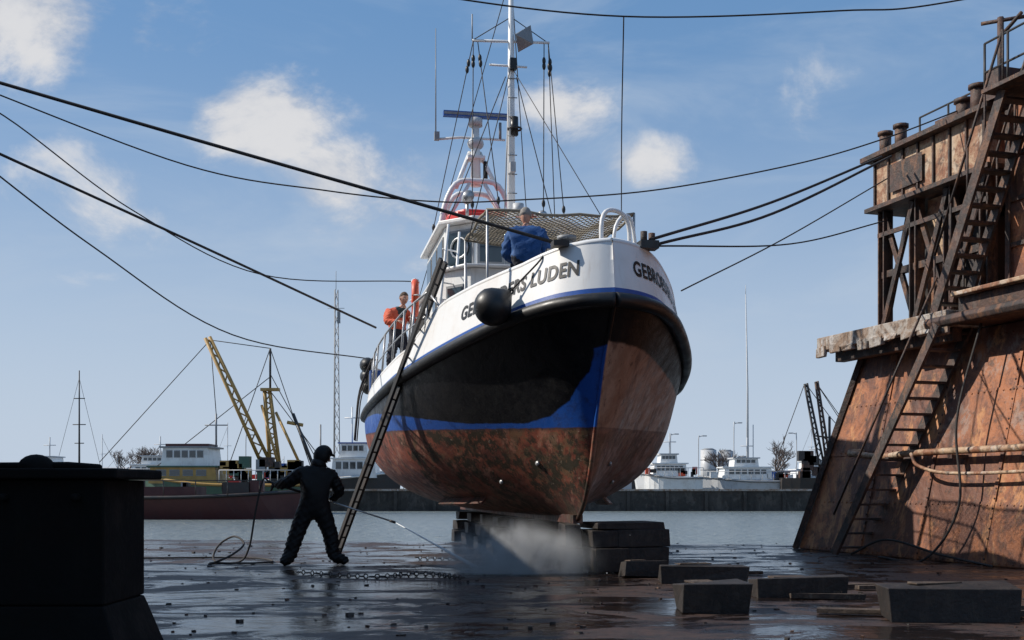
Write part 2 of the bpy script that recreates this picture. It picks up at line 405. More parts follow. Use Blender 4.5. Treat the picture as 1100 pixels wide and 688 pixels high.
m.bx(T(1.1,.8,7.243),T(1.95,1.2,7.28),rustd); m.bx(T(2.3,1.3,7.243),T(2.9,1.9,7.6),rustd)
for p in [1.1,1.9,2.7,3.5,4.3]:
    m.tube([T(p,1.9,7.2),T(p,1.9,8.1)],.02,darkst)
for z in (7.65,8.1): m.tube([T(1.1,1.9,z),T(4.3,1.9,z)],.018,darkst)
for p in [4.5,5.0,5.6,6.3,7]: m.tube([T(p,.5,7.1),T(p,.5,8.05)],.02,darkst)
for z in (7.6,8.05): m.tube([T(4.5,.5,z),T(8,.5,z)],.018,darkst)
m.tube([T(4.5,.8,7.16),T(4.5,.8,8.5)],.05,rustd); m.tube([T(4.5,.8,8.2),T(4.95,.8,8.4)],.03,rustd); m.tube([T(4.3,.6,8.45),T(4.8,1.1,8.45)],.03,rustd)
m.bx(T(4.25,.7,7.243),T(4.6,1.3,7.7),rustd)
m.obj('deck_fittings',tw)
m=MB()
def stair(a,b,wd,n,mat,rail=True):
    a,b=V(a),V(b); wv=V((wd,0,0))
    for o in (V((0,0,0)),wv): m.beam(a+o,b+o,.05,.18,mat,up=(0,1,0))
    for i in range(n):
        c=a.lerp(b,(i+.5)/n); m.box(c+wv/2,(wd-.06,.2,.035),mat)
    if rail:
        for o in (V((0,0,0)),wv):
            m.tube([a+o+V((0,0,.9)),b+o+V((0,0,.9))],.022,mat)
            for i in range(5):
                c=a.lerp(b,i/4)+o; m.tube([c,c+V((0,0,.9))],.018,mat)
stair(T(1.95,-.52,0),T(3.95,.05,3.75),.62,15,rustd,False)
m.tube([T(1.95,-.52,.7),T(3.95,.05,4.5)],.02,rustd)
stair(T(3.7,.2,4.0),T(5.15,.28,7.1),.56,13,rustd)
m.bx(T(4.9,.1,7.1),T(8,1.5,7.16),rustd)
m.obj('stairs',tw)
m=MB()
m.tube(cat([T(1.5,.1,1.78),T(2.4,.16,1.70),T(4,.16,1.74),T(13,.16,1.74)],5),.055,rustp,8)
m.tube([T(1.5,.1,1.78),T(1.5,.5,1.8)],.07,rustp,8)
m.tube(cat([T(3.3,.05,1.72),T(3.6,.0,1.5),T(4.6,.05,1.38),T(8,.1,1.45)],5),.03,rustp,6)
for p in (2.6,4.2,5.8): m.bx(T(p,.05,1.62),T(p+.1,.5,1.68),rustd)
m.tube(cat([T(4.6,.35,3.7),T(4.5,-.02,2.2),T(4.65,-.1,.9),T(4.1,-.3,.04),T(3.2,-.5,.03)],8),.02,rope_m)
m.tube(cat([T(2.3,-.4,.03),T(3.0,-.2,.3),T(4.2,-.1,.12),T(5.6,-.3,.03)],8),.02,rope_m)
m.obj('pipes',tw)
# ------------------------------------------------------------ LIFEBOAT
AN=math.radians(10.6)
boat=empty('lifeboat',(1.27,14,0),AN)
planpts=[(0,0),(.22,.07),(.45,.2),(.73,.47),(1.08,1.0),(1.56,2),(1.94,3),(2.22,4),(2.40,5),(2.53,7),(2.53,9),(2.43,11),(2.15,12.5),(1.55,13.8),(.85,14.6),(.4,14.92),(0,15)]
plan=[(max(0,p.x),max(0,p.y)) for p in cat([(a,b,0) for a,b in planpts],7)]
ZS=[(0,3.52),(1,3.38),(2,3.2),(3,3.04),(4,2.9),(5,2.79),(7,2.68),(9,2.64),(11,2.66),(13,2.74),(15,2.85)]
def zs(s):
    return (lerp1(s-.4,ZS)+lerp1(s,ZS)+lerp1(s+.4,ZS))/3
def hullpt(i,t,side):
    b,s=plan[i]; v=s/15
    sb=lerp1(t,[(0,1.9),(.06,1.62),(.14,1.4),(.25,1.18),(.5,.85),(.75,.5),(.9,.22),(1,0)]); ss=lerp1(t,[(0,13.0),(.3,13.6),(.6,14.4),(1,15)])
    S=sb+v*(ss-sb); zk=.72
    wb=1-sstep(-.03,.32,v); ws=sstep(.7,1,v)
    fm=(1-(1-t)**2.8)**.56 if t>0 else 0
    f=fm*(1-wb-ws*.8*(1-wb))+wb*(t**.94)+ws*.8*(1-wb)*(t**.75)
    return V((side*b*f,S,zk+(zs(s)-zk)*t))
NTT=26
m=MB()
for side in (-1,1):
    vs=[];fs=[];n=len(plan)
    for k in range(NTT+1):
        t_=(k/NTT)**1.25
        for i in range(n): vs.append(hullpt(i,t_,side))
    for k in range(NTT):
        for i in range(n-1):
            a=k*n+i; fs.append((a,a+1,a+n+1,a+n) if side<0 else (a+n,a+n+1,a+1,a))
    m.add(vs,fs,hullm,True)
o=m.obj('hull',boat,fixn=False)
bm=bmesh.new(); bm.from_mesh(o.data); bmesh.ops.remove_doubles(bm,verts=bm.verts,dist=.002); bmesh.ops.recalc_face_normals(bm,faces=bm.faces); bm.to_mesh(o.data); bm.free()
m=MB()
m.bx((-.07,1.9,.66),(.07,13.2,.78),hullm)
st=[hullpt(0,k/14,1) for k in range(15)]
m.tube(cat(st,3),.035,hullm,8)
m.bx((-.05,13.0,.8),(.05,14.0,2.2),hullm)
m.ball((0,13.2,1.2),(.12,.2,.12),darkst)
for sd in (-1,1):
    for k in range(8):
        i=44+k*2; a=hullpt(i,.13,sd); b=hullpt(i+2,.13,sd); m.beam(a+V((sd*.06,0,-.06)),b+V((sd*.06,0,-.06)),.03,.14,hullm,up=(sd,0,-1))
    for i,tt in ((30,.3),(38,.22)):
        a=hullpt(i,tt,sd); m.ball(a,(.03,.08,.04),galv,8,6)
m.obj('keel',boat)
def pn(i):
    a=V((*plan[max(i-1,0)],0)); b=V((*plan[min(i+1,len(plan)-1)],0)); d=(b-a).normalized()
    if i==0: return V((0,-1,0))
    if i==len(plan)-1: return V((0,1,0))
    return V((d.y,-d.x,0))
def bh(s):
    return lerp1(s,[(0,.72),(.3,.71),(1,.67),(2,.74),(2.8,.77),(3.2,.72),(3.6,.54),(4.1,.40),(15,.36)])
def bul(i,h,side,off=0):
    P=V((*plan[i],0)); N=pn(i); q=P-N*(.13*h/.7)+N*off
    return V((q.x*side,q.y,zs(plan[i][1])+h))
arc=[0]
for i in range(1,len(plan)): arc.append(arc[-1]+math.dist(plan[i],plan[i-1]))
def bularc(a,h,side,off):
    for i in range(len(arc)-1):
        if arc[i+1]>=a:
            f=(a-arc[i])/(arc[i+1]-arc[i]); return bul(i,h,side,off).lerp(bul(i+1,h,side,off),f)
m=MB(); n=len(plan)
for side in (-1,1):
    rows=[0,.13,.3,.6,1]
    vs=[]
    for r in rows:
        for i in range(n):
            H=bh(plan[i][1]); h= .13 if r==.13 else (0 if r==0 else .13+(H-.13)*(r))
            vs.append(bul(i,h,side))
    for r in (1,0):
        for i in range(n):
            H=bh(plan[i][1]); vs.append(bul(i,(H if r else .33),side,-.07))
    nr=len(rows)+2
    for k in range(nr-1):
        mat=bluep if k==0 else white2
        m.add(vs[k*n:(k+2)*n],[(i,i+1,n+i+1,n+i) for i in range(n-1)],mat,k not in(4,))
m.obj('bulwark',boat)
m=MB()
for side in (-1,1):
    m.tube([bul(i,bh(plan[i][1])+.012,side,-.035) for i in range(n)],.045,white2,8)
m.obj('cap_rail',boat)
m=MB()
for side in (-1,1):
    m.tube([V(((plan[i][0]+pn(i).x*.02)*side,plan[i][1]+pn(i).y*.02,zs(plan[i][1])-.03)) for i in range(n)],[.095-.02*sstep(0,7,plan[i][1]) for i in range(n)],black,10)
m.obj('rubbing_strake',boat)
m=MB()
vs=[];fs=[]
for i in range(n):
    z=zs(plan[i][1])+.33; p=bul(i,.33,1,-.06)
    vs+=[(-p.x,p.y,z),(p.x,p.y,z)]
for i in range(n-1): fs.append((2*i,2*i+1,2*i+3,2*i+2))
m.add(vs,fs,grey); m.obj('deck',boat)
def nametext(side,a0,width,hh):
    cu=bpy.data.curves.new('t','FONT'); cu.body='GEBROEDERS LUDEN'; cu.size=1; cu.offset=.03; cu.space_character=1.08
    o=bpy.data.objects.new('t',cu); sc.collection.objects.link(o); bpy.context.view_layer.update()
    me=bpy.data.meshes.new_from_object(o.evaluated_get(bpy.context.evaluated_depsgraph_get())); bpy.data.objects.remove(o)
    bm=bmesh.new(); bm.from_mesh(me); bmesh.ops.triangulate(bm,faces=bm.faces)
    xs=[v.co.x for v in bm.verts]; x0,x1=min(xs),max(xs); ys=[v.co.y for v in bm.verts]; y0,y1=min(ys),max(ys)
    for k in range(1,110):
        x=x0+(x1-x0)*k/110
        bmesh.ops.bisect_plane(bm,geom=bm.verts[:]+bm.edges[:]+bm.faces[:],plane_co=(x,0,0),plane_no=(1,0,0))
    for v in bm.verts:
        u=(v.co.x-x0)/(x1-x0)*width; h=.32+(v.co.y-y0)/(y1-y0)*hh
        a=a0+width-u if side<0 else a0+u
        v.co=bularc(a,h,side,.008)
    bm.to_mesh(me); bm.free(); me.materials.clear(); me.materials.append(black)
    o=bpy.data.objects.new('name_lettering',me); sc.collection.objects.link(o); o.parent=boat
nametext(-1,.48,2.4,.2); nametext(1,.34,2.4,.2)
def house(m,poly,z0,z1,mat): m.prism(poly,z0,z1,mat)
def panel(m,a,b,f0,f1,z0,z1,cen,mat,off,fr=None):
    a,b=V((*a,0)),V((*b,0)); d=b-a; p=a+d*f0; q=a+d*f1; nn=V((d.y,-d.x,0)).normalized()
    if nn.dot((p+q)/2-V((*cen,0)))<0: nn=-nn
    c=(p+q)/2+nn*(off/2+.001); c.z=(z0+z1)/2
    dd=d.normalized(); M=Matrix((dd,nn,V((0,0,1)))).transposed()
    L=(q-p).length
    if fr is not None:
        m.box(c,(L+.09,off,z1-z0+.09),fr,M); c2=c+nn*(off*.5+.004); m.box(c2,(L,.012,z1-z0),mat,M)
    else: m.box(c,(L,off,z1-z0),mat,M)
lo=[(-1.0,5.3),(1.0,5.3),(1.42,5.9),(1.42,12),(-1.42,12),(-1.42,5.9)]
up=[(-.75,6.3),(.75,6.3),(1.25,6.8),(1.25,9.6),(-1.25,9.6),(-1.25,6.8)]
m=MB(); house(m,lo,2.9,4.85,white); house(m,up,4.853,5.85,white)
house(m,[(-1.1,5.2),(1.1,5.2),(1.5,5.85),(1.5,12.1),(-1.5,12.1),(-1.5,5.85)],4.853,4.9,white2)
house(m,[(-.85,6.15),(.85,6.15),(1.38,6.7),(1.38,9.75),(-1.38,9.75),(-1.38,6.7)],5.853,5.93,white2)
m.obj('superstructure',boat,.02)
m=MB(); c=(0,8)
for f0,f1 in ((.04,.30),(.37,.63),(.70,.96)): panel(m,up[0],up[1],f0,f1,5.15,5.7,c,glassm,.02,grey)
for a,b in ((1,2),(5,0)): panel(m,up[a],up[b],.14,.86,5.12,5.7,c,glassm,.02,grey)
for a,b in ((2,3),(4,5)):
    for f0,f1 in ((.06,.3),(.38,.62),(.7,.94)): panel(m,up[a],up[b],f0,f1,5.15,5.65,c,glassm,.02,grey)
c=(0,8.5)
for f0,f1 in ((.1,.3),(.7,.9)): panel(m,lo[0],lo[1],f0,f1,4.05,4.5,c,glassm,.02,grey)
for a,b in ((1,2),(5,0)): panel(m,lo[a],lo[b],.25,.75,4.1,4.55,c,glassm,.02,grey)
for a,b in ((2,3),(4,5)):
    for k in range(5): panel(m,lo[a],lo[b],.06+k*.19,.13+k*.19,4.1,4.5,c,glassm,.02,grey)
m.obj('windows',boat)
m=MB()
m.torus((-.0,6.26,5.43),.17,.02,galv,(0,1,0))
m.torus((-1.03,6.5,5.42),.18,.02,galv,(-.7,-.7,0))
for k in range(6): m.tube([(-1.43,6.4+k*.9,4.0),(-1.5,6.4+k*.9,4.0)],.02,lgrey)
m.tube([(-1.5,6.2,3.95),(-1.5,11.6,3.95)],.02,lgrey)
m.box((-1.45,8.3,3.9),(.04,.7,1.5),grey)
m.box((-1.47,8.3,4.3),(.02,.3,.35),glassm)
m.tube([(0,6.3,6.0),(0,6.3,6.2)],.1,lgrey,10); m.ball((0.5,6.6,6.08),.1,galv)
m.tube([(-.9,6.4,5.95),(-.9,6.4,6.2)],.03,galv); m.tube([(-.9,6.45,6.28),(-.9,6.2,6.28)],.1,galv,10)
m.obj('house_fittings',boat)
m=MB()
m.prism([(-.95,7.3),(.5,7.3),(.75,7.6),(.75,9.4),(-1.1,9.4),(-1.1,7.6)],5.93,6.28,redp)
m.prism([(-.8,7.5),(.4,7.5),(.6,7.7),(.6,9.2),(-.95,9.2),(-.95,7.7)],6.283,6.38,redp)
m.obj('red_roof_raft',boat,.06)
m=MB(); cb=-.35
def arch(s,hw,z0,z1,r):
    pts=[(cb-hw,s,z0),(cb-hw*.95,s,z0+(z1-z0)*.5),(cb-hw*.6,s,z1-.08),(cb,s,z1),(cb+hw*.6,s,z1-.08),(cb+hw*.95,s,z0+(z1-z0)*.5),(cb+hw,s,z0)]
    m.tube(cat(pts,4),r,white2,8)
arch(8.8,.72,5.93,7.25,.055); arch(9.4,.64,5.93,7.15,.055)
for sd in (-1,1):
    m.tube([(cb+sd*.62,8.8,6.6),(cb+sd*.55,9.4,6.6)],.04,white2)
    m.tube([(cb+sd*.66,8.8,6.35),(cb+sd*.15,8.8,7.2)],.04,white2)
    m.tube([(cb+sd*.42,8.8,7.1),(cb+sd*.1,9.1,7.9)],.045,white2,8)
m.tube([(cb-.65,8.8,6.6),(cb+.65,8.8,6.6)],.04,white2)
m.tube([(cb,9,7.2),(cb,9,8.45)],[.11,.07],white2,10)
m.box((cb,9,7.75),(.34,.34,.05),white2); m.ball((cb,9,8.05),(.17,.17,.13),lgrey); m.tube([(cb,9,8.4),(cb,9,8.55)],.14,lgrey,12)
m.box((cb,9,8.62),(1.3,.14,.1),bluep); m.box((cb,8.93,8.62),(1.28,.01,.05),grey)
m.tube([(cb-.78,9,8.1),(cb-.3,9,8.16),(cb+.6,9,8.16)],.025,white2); m.box((cb-.78,9,8.16),(.1,.1,.16),grey)
m.tube([(cb-.8,9,8.1),(cb-.8,9,10.3)],[.015,.008],grey,5)
m.tube([(cb+.5,9,8.16),(cb+.5,9,8.5)],.03,grey); m.tube([(cb+.2,9,7.3),(cb+.2,9,7.7)],.05,black)
m.obj('radar_mast',boat)
m=MB()
m.tube([(0,7,4.9),(0,7,8.5),(0,7,11.2)],[.085,.065,.035],white2,10)
m.tube([(-.72,7,9.32),(.72,7,9.38)],.025,white2); m.tube([(-.4,7,8.9),(.3,7,8.9)],.02,white2)
m.tube([(-.72,7,9.32),(-.72,7,9.8)],.012,grey,4)
M=Matrix.Rotation(.7,3,'Z')@Matrix.Rotation(.6,3,'X')
vs=[M@V(p)*.26 for p in ((1,0,0),(0,1,0),(-1,0,0),(0,-1,0),(0,0,1),(0,0,-1))]
m.add([v+V((.25,7,9.42)) for v in vs],[(0,1,4),(1,2,4),(2,3,4),(3,0,4),(1,0,5),(2,1,5),(3,2,5),(0,3,5)],grey)
m.tube([(.05,6.95,7.62),(.05,6.95,7.95)],.075,black,10); m.torus((.05,6.9,7.72),.12,.02,black,(0,0,1)); m.box((.02,6.9,8.9),(.12,.12,.2),black)
m.box((0.0,6.85,7.0),(.1,.12,.18),lgrey)
m.tube([(-.13,7,5.9),(-.05,7,8.3)],.012,grey,4)
for k in range(8): m.tube([(-.07,6.93,6.2+k*.35),(.1,6.93,6.2+k*.35)],.01,grey,4)
m.obj('mast',boat)
m=MB()
def insul(p,q,f):
    p,q=V(p),V(q); a=p.lerp(q,f); m.ball(a,(.035,.035,.075),black,8,6)
rig=[((-.7,7,9.32),(-1.25,9.2,6.0)),((-.7,7,9.32),(-.75,6.8,5.95)),((-.62,7,9.32),(-.3,6.4,5.95)),((.7,7,9.36),(1.0,6.9,5.95)),((.7,7,9.36),(1.3,9,5.95)),((.62,7,9.36),(.5,6.5,5.95)),
 ((0,7,10.6),(-1.35,11.5,4.9)),((0,7,10.6),(1.35,11.5,4.9)),((0,7,8.9),(1.1,3.6,4.9)),((0,7,8.9),(-1.3,3.6,4.9)),((.1,7,8.7),(.9,7.2,5.9)),((-.1,7,8.7),(-1.2,7.2,5.9)),((0,7,9.8),(-.72,7,9.32)),((0,7,9.8),(.72,7,9.36))]
for k,(a,b) in enumerate(rig):
    m.tube([a,b],.009,rope_m,4)
    if k<6: insul(a,b,.1); insul(a,b,.13); insul(a,b,.9)
m.obj('rigging',boat)
m=MB()
x0,x1,y0,y1=-1.15,1.05,2.7,4.9
def nz(x,y): return 5.2-.12*math.sin(math.pi*(x-x0)/(x1-x0))*math.sin(math.pi*(y-y0)/(y1-y0))+.025*math.sin(7*x)*math.sin(5*y)-.05*math.sin(math.pi*(x-x0)/(x1-x0))
W=x1-x0;H=y1-y0
for sg in (1,-1):
    c=-H
    while c< W+H:
        pts=[]
        for i in range(30):
            y=y0+H*i/29; x=x0+(c+(y-y0) if sg>0 else W-(c+(y-y0)))
            if x0<=x<=x1: pts.append((x,y,nz(x,y)))
        if len(pts)>1: m.tube(pts,.009,net_m,3,False)
        c+=.10
bd=[(x0,y0),(x1,y0),(x1,y1),(x0,y1),(x0,y0)]
for a,b in zip(bd,bd[1:]): m.tube([(a[0]+(b[0]-a[0])*i/8,a[1]+(b[1]-a[1])*i/8,nz(a[0]+(b[0]-a[0])*i/8,a[1]+(b[1]-a[1])*i/8)) for i in range(9)],.022,net_m)
m.obj('net_awning',boat)
m=MB()
for x,y in bd[:4]: m.tube([(x,y,3.2),(x,y,nz(x,y))],.02,galv)
m.tube(cat([(.0,.6,3.9),(.0,.62,4.6),(.2,.75,4.76),(.42,.85,4.6),(.44,.9,3.9)],5),.03,white2,8)
m.tube(cat([(.35,1.4,3.9),(.4,1.4,4.7),(.65,1.5,4.82),(.8,1.6,3.9)],5),.025,white2,8)
m.tube([(-.4,.9,3.6),(-.4,.9,4.38)],.09,grey,12); m.tube([(-.4,.9,4.38),(-.4,.9,4.43)],.13,grey,12); m.box((-.3,1.3,4.0),(.45,.5,.6),grey)
m.tube([(-.58,1.3,4.22),(-.1,1.3,4.22)],.13,darkst,12)
m.box((.55,.42,4.25),(.24,.2,.1),darkst); m.tube([(.49,.4,4.26),(.49,.4,4.42)],.045,rustd,8); m.tube([(.62,.48,4.26),(.62,.48,4.42)],.045,rustd,8)
m.box((-.6,.42,4.22),(.2,.18,.07),darkst)
m.obj('foredeck_gear',boat)
m=MB()
for side in (-1,1):
    idx=[i for i in range(n) if 3.4<plan[i][1]<14.9]
    top=[bul(i,1.12,side,.05) for i in idx]; mid=[bul(i,.75,side,.02) for i in idx]
    m.tube(top,.018,galv,5); m.tube(mid,.012,galv,5)
    for i in idx[::4]: m.tube([bul(i,.36,side,-.03),bul(i,1.12,side,.05)],.02,galv,5)
    m.tube([bul(idx[0],1.12,side,.05),bul(idx[0]-3,.74,side,-.04)],.02,galv,5)
m.tube([(-1.3,5.7,3.2),(-1.15,5.6,5.5)],.025,white2); m.tube([(-1.6,5.5,3.2),(-1.35,5.5,5.6)],.025,white2)
for k in range(7): m.tube([(-1.29+.02*k,5.68,3.5+k*.28),(-1.57+.02*k,5.5,3.5+k*.28)],.014,white2,4)
m.obj('guard_rail',boat)
m=MB()
lc=V((-1.86,6.0,4.42))
m.torus(lc,.27,.06,orange,(1,-.12,0),20,8)
for k in range(4): m.torus(lc+V((0,.27*math.cos(k*1.57),.27*math.sin(k*1.57))),.066,.012,white2,(0,-math.sin(k*1.57),math.cos(k*1.57)),8,4)
m.tube([lc+V((0,0,.27)),lc+V((-.1,0,-.6))],.015,galv); m.tube([lc+V((-.05,.1,-.25)),lc+V((-.12,.1,-.9))],.02,galv)
m.obj('life_ring',boat)
m=MB()
ctr=V((-1.36,.98,3.5))
def tear(p):
    k=1-.45*sstep(.2,1,p.z); return V((p.x*k,p.y*k,p.z*(1.25 if p.z>0 else 1)))
M=Matrix.Rotation(math.radians(48),3,'Y')
m.ball(ctr,(.25,.25,.25),black,20,14,M,tear)
e=ctr+M@V((0,0,.31)); m.torus(e,.035,.015,black)
m.tube(cat([e,bul(24,bh(1.2)*.95,-1,.02),bul(25,bh(1.3)+.07,-1,-.05)],5),.012,rope_m)
m.obj('buoy_fender',boat)
m=MB()
for s_,h in ((10.2,1.05),(11.2,.9),(11.9,.7)):
    i=min(range(n),key=lambda k:abs(plan[k][1]-s_)); p=bul(i,h,-1,.14); m.ball(p,(.16,.3,.16),black,10,8)
for s_ in (9.3,9.8,10.5,11,11.5):
    i=min(range(n),key=lambda k:abs(plan[k][1]-s_)); m.tube(cat([bul(i,1.1,-1,.07),bul(i,.5,-1,.2),bul(i,-.1,-1,.16),bul(i,-.5,-1,.12)],4),.014,rope_m,5)
    m.box(bul(i,.6,-1,-.1),(.25,.3,.5),R.choice([redp,grey,bluep,darkst]))
for k in range(14):
    m.box((R.uniform(-1.9,-1.5),R.uniform(10.5,13),3.3+R.uniform(0,.4)),(R.uniform(.1,.4),R.uniform(.1,.5),R.uniform(.2,.6)),R.choice([white,grey,redp,darkst,galv]))
m.obj('deck_clutter',boat)
# ------------------------------------------------------------ leaning ladder
m=MB()
A=V((-2.98,19.3,.02)); B=V((-.97,16.4,4.46)); d=(B-A).normalized(); sx=V((0.05,.26,0))
for o in (V((-.05,0,0)),sx-V((.05,0,0))): m.beam(A+o,B+o,.045,.075,darkst)
for k in range(22): c=A.lerp(B,(k+.5)/22)-V((.05,0,0)); m.tube([c,c+sx],.015,darkst,5)
m.obj('ladder')
# ------------------------------------------------------------ keel blocks
def blocks(name,x,y,rows,rot=0.2,mat=woodd):
    m=MB(); Rm=Matrix.Rotation(rot,3,'Z')
    z=0.004
    for (w_,dp,h,nx) in rows:
        fr=[0]+sorted(R.uniform(.2,.8) for _ in range(nx-1))+[1]
        for k in range(nx):
            ww=w_*(fr[k+1]-fr[k]); c=Rm@V((-w_/2+w_*(fr[k]+fr[k+1])/2,R.uniform(-.05,.05),0))
            m.box((x+c.x,y+c.y,z+h/2),(max(.1,ww-.02),dp+R.uniform(-.08,.08),h-.008),mat,Rm@Matrix.Rotation(R.uniform(-.05,.05),3,'Z'),.012)
        z+=h
    return m.obj(name,bevel=.012)
blocks('keel_block',1.55,16.0,[(1.1,.9,.34,2),(1.15,.85,.24,2),(1.0,.8,.1,1)])
blocks('keel_block',.8,15.9,[(.26,.5,.32,1),(.24,.5,.34,1)])
for k,s_ in enumerate((4.6,6.2,7.8,9.4,11)):
    x=1.27-s_*math.sin(AN); y=14+s_*math.cos(AN)
    blocks('keel_block',x,y,[(1.1,.5,.25,1),(1.0,.45,.22,2),(.9,.4,.18,1)])
for (x0_,x1_,y,h,dp,r) in [(1.57,2.2,10.7,.26,.5,.05),(1.8,2.84,13.9,.22,.45,.0),(2.55,3.58,12.2,.19,.35,.05),(3.25,4.38,9.95,.31,.35,-.02),(1.42,2.0,14.8,.2,.4,.1)]:
    m=MB(); Rz=Matrix.Rotation(r,3,'Z'); m.box(((x0_+x1_)/2,y,h/2+.004),(x1_-x0_,dp,h),woodd,Rz,.035)
    m.box(((x0_+x1_)/2-.1,y+.05,h+.008),((x1_-x0_)*.4,dp*.4,.02),wood,Matrix.Rotation(r+.25,3,'Z'),.006)
    m.obj('timber_block',bevel=.025)
m=MB()
for k in range(11):
    c=V((R.uniform(2.6,5.2),R.uniform(10.2,15.5),.035)); a=R.uniform(-.5,.5); m.box(c,(R.uniform(.5,1.3),.12,.05),wood,Matrix.Rotation(a,3,'Z'),.008)
m.obj('loose_planks')
m=MB()
for k in range(520):
    x=R.uniform(-7,6.5); y=R.uniform(8,24); q=R.uniform(.006,.02)*(1.6 if R.random()<.08 else 1)
    m.box((x,y,q*.3),(q*R.uniform(1,3),q*R.uniform(1,2),q),R.choice([rustd,darkst,woodd]),Matrix.Rotation(R.uniform(0,3),3,'Z'),q*.2)
m.obj('rust_flakes')
m=MB()
def chain(pts,r=.04):
    P=cat(pts,34); acc=0; flip=0
    for a,b in zip(P,P[1:]):
        acc+=(b-a).length
        if acc>r*1.4:
            acc=0; flip^=1; d=(b-a).normalized(); ax=V((0,0,1)) if flip else d.cross(V((0,0,1)))
            m.torus(b+V((0,0,r*.4)),r*.75,r*.22,darkst,ax,8,4)
chain([(-2.9,15.2,.02),(-1.8,14.4,.02),(-1.2,14.9,.02),(-.6,14.2,.02)])
chain([(-1.6,18.4,.02),(-.6,18.0,.02),(.1,18.6,.02)])
m.obj('mooring_chain')
# ------------------------------------------------------------ ropes and cables
def cable(name,pts,r,k=10):
    m=MB(); m.tube(cat(pts,k),r,rope_m,6); return m.obj(name)
cable('mooring_rope',[(-8.3,15,6.95),(-4,15.1,5.72),(.62,15.2,4.42)],.024)
cable('mooring_rope',[(-8.3,16.5,6.4),(-5.3,19.6,5.3),(-2.75,23,4.4)],.022)
cable('wire_cable',[(-8.3,16.83,7.25),(-5.25,18.33,6.36),(-3,18.33,5.95),(-1.2,18.33,5.77),(.15,18.33,5.8),(2.25,18.33,5.95),(4.5,18.33,6.36),(6.0,18.5,6.82),(7.6,18.9,7.5)],.012)
cable('wire_cable',[(-8.3,16,6.4),(-7.0,19,5.19),(-5.4,22,4.12),(-2.97,25,3.97)],.013)
cable('wire_cable',[(-8.3,15.8,6.95),(-7.58,17,6.71),(-6.7,20,6.06),(-4.86,22,5.29),(-1.88,23,5.33)],.011)
cable('mooring_rope',[(1.76,14.5,4.32),(3.9,17.1,5.45),(6.5,20,6.98)],.022)
cable('mooring_rope',[(1.85,14.6,4.28),(3.9,17.0,5.26),(6.6,19.8,6.93)],.022)
cable('wire_cable',[(2.38,16.0,3.93),(4.3,18,5.1),(6.6,20,6.6)],.011)
cable('wire_cable',[(1.8,14.6,4.26),(4.42,18,5.02),(6.55,20,5.85)],.013)
cable('wire_cable',[(-8.3,12.2,7.6),(-2.5,12.22,6.8),(-.85,12.22,6.45),(1.2,12.22,6.22),(3.5,12.22,6.28),(4.95,12.22,6.42),(9.6,12.3,7.4)],.009)
cable('wire_cable',[(1.2,12.22,6.22),(1.34,13.9,5.55),(1.5,15.6,4.95)],.007)
# ------------------------------------------------------------ people
def head(m,c,fwd,up,skinm,hairm,style='hair'):
    c=V(c); f=V(fwd).normalized(); u=V(up).normalized(); r=f.cross(u).normalized(); u=r.cross(f).normalized()
    M=Matrix((r,f,u)).transposed()
    def fn(p):
        q=p.copy()
        if p.z<0: q.x*=1-.28*(-p.z); q.y*=1-.12*(-p.z)
        if p.y>.85 and abs(p.z)<.35: q.y+=.05
        return q
    m.ball(c,(.078,.098,.122),skinm,20,16,M,fn)
    def P(x,y,z): return c+M@V((x,y,z))
    m.tube([P(0,.09,.02),P(0,.122,-.025),P(0,.1,-.035)],[.008,.016,.012],skinm,8)
    for s_ in (-1,1):
        m.ball(P(s_*.032,.083,.012),(.013,.01,.008),white2,8,6,M); m.ball(P(s_*.032,.0925,.012),(.005,.004,.005),black,6,5,M)
        m.tube([P(s_*.015,.092,.032),P(s_*.05,.08,.032)],.005,hairm,5)
        m.ball(P(s_*.079,-.005,0),(.012,.022,.034),skinm,8,6,M)
    m.tube([P(-.024,.084,-.062),P(0,.092,-.06),P(.024,.084,-.062)],.006,skinm,5)
    if style=='hair':
        def hf(p):
            q=p.copy()
            if p.y>.3 and p.z<.45: q*=.86
            if p.z<-.35: q*=.8
            return q
        m.ball(c+M@V((0,-.008,.012)),(.086,.104,.124),hairm,20,16,M,hf)
    else:
        def hf(p):
            q=p.copy()
            if p.y>.35 and p.z<.25: q*=.78
            return q
        m.ball(c+M@V((0,-.012,.01)),(.125,.145,.165),hairm,20,16,M,hf)
        m.tube([P(-.11,.07,.07),P(0,.16,.075),P(.11,.07,.07)],.014,hairm,6)
        m.ball(c+M@V((0,-.03,-.14)),(.13,.12,.1),hairm,16,12,M)
def hand(m,w_,d,palm,curl,mat,side=1):
    w_=V(w_); d=V(d).normalized(); pn_=V(palm); pn_=(pn_-d*pn_.dot(d)).normalized(); x=d.cross(pn_)*side
    M=Matrix((x,d,pn_)).transposed()
    m.ball(w_+d*.045,(.042,.052,.018),mat,12,8,M)
    for k,L in enumerate((.072,.082,.076,.06)):
        b=w_+d*.085+x*(.030-.02*k); pts=[b]; a=0
        for j,sg in enumerate((.45,.32,.23)):
            a+=curl; pts.append(pts[-1]+(d*math.cos(a)+pn_*math.sin(a))*L*sg)
        m.tube(pts,[.0105,.010,.009,.007],mat,6)
    b=w_+d*.03+x*.035
    m.tube([b,b+x*.028+d*.025+pn_*.012,b+x*.03+d*.05+pn_*.04],[.013,.011,.009],mat,6)
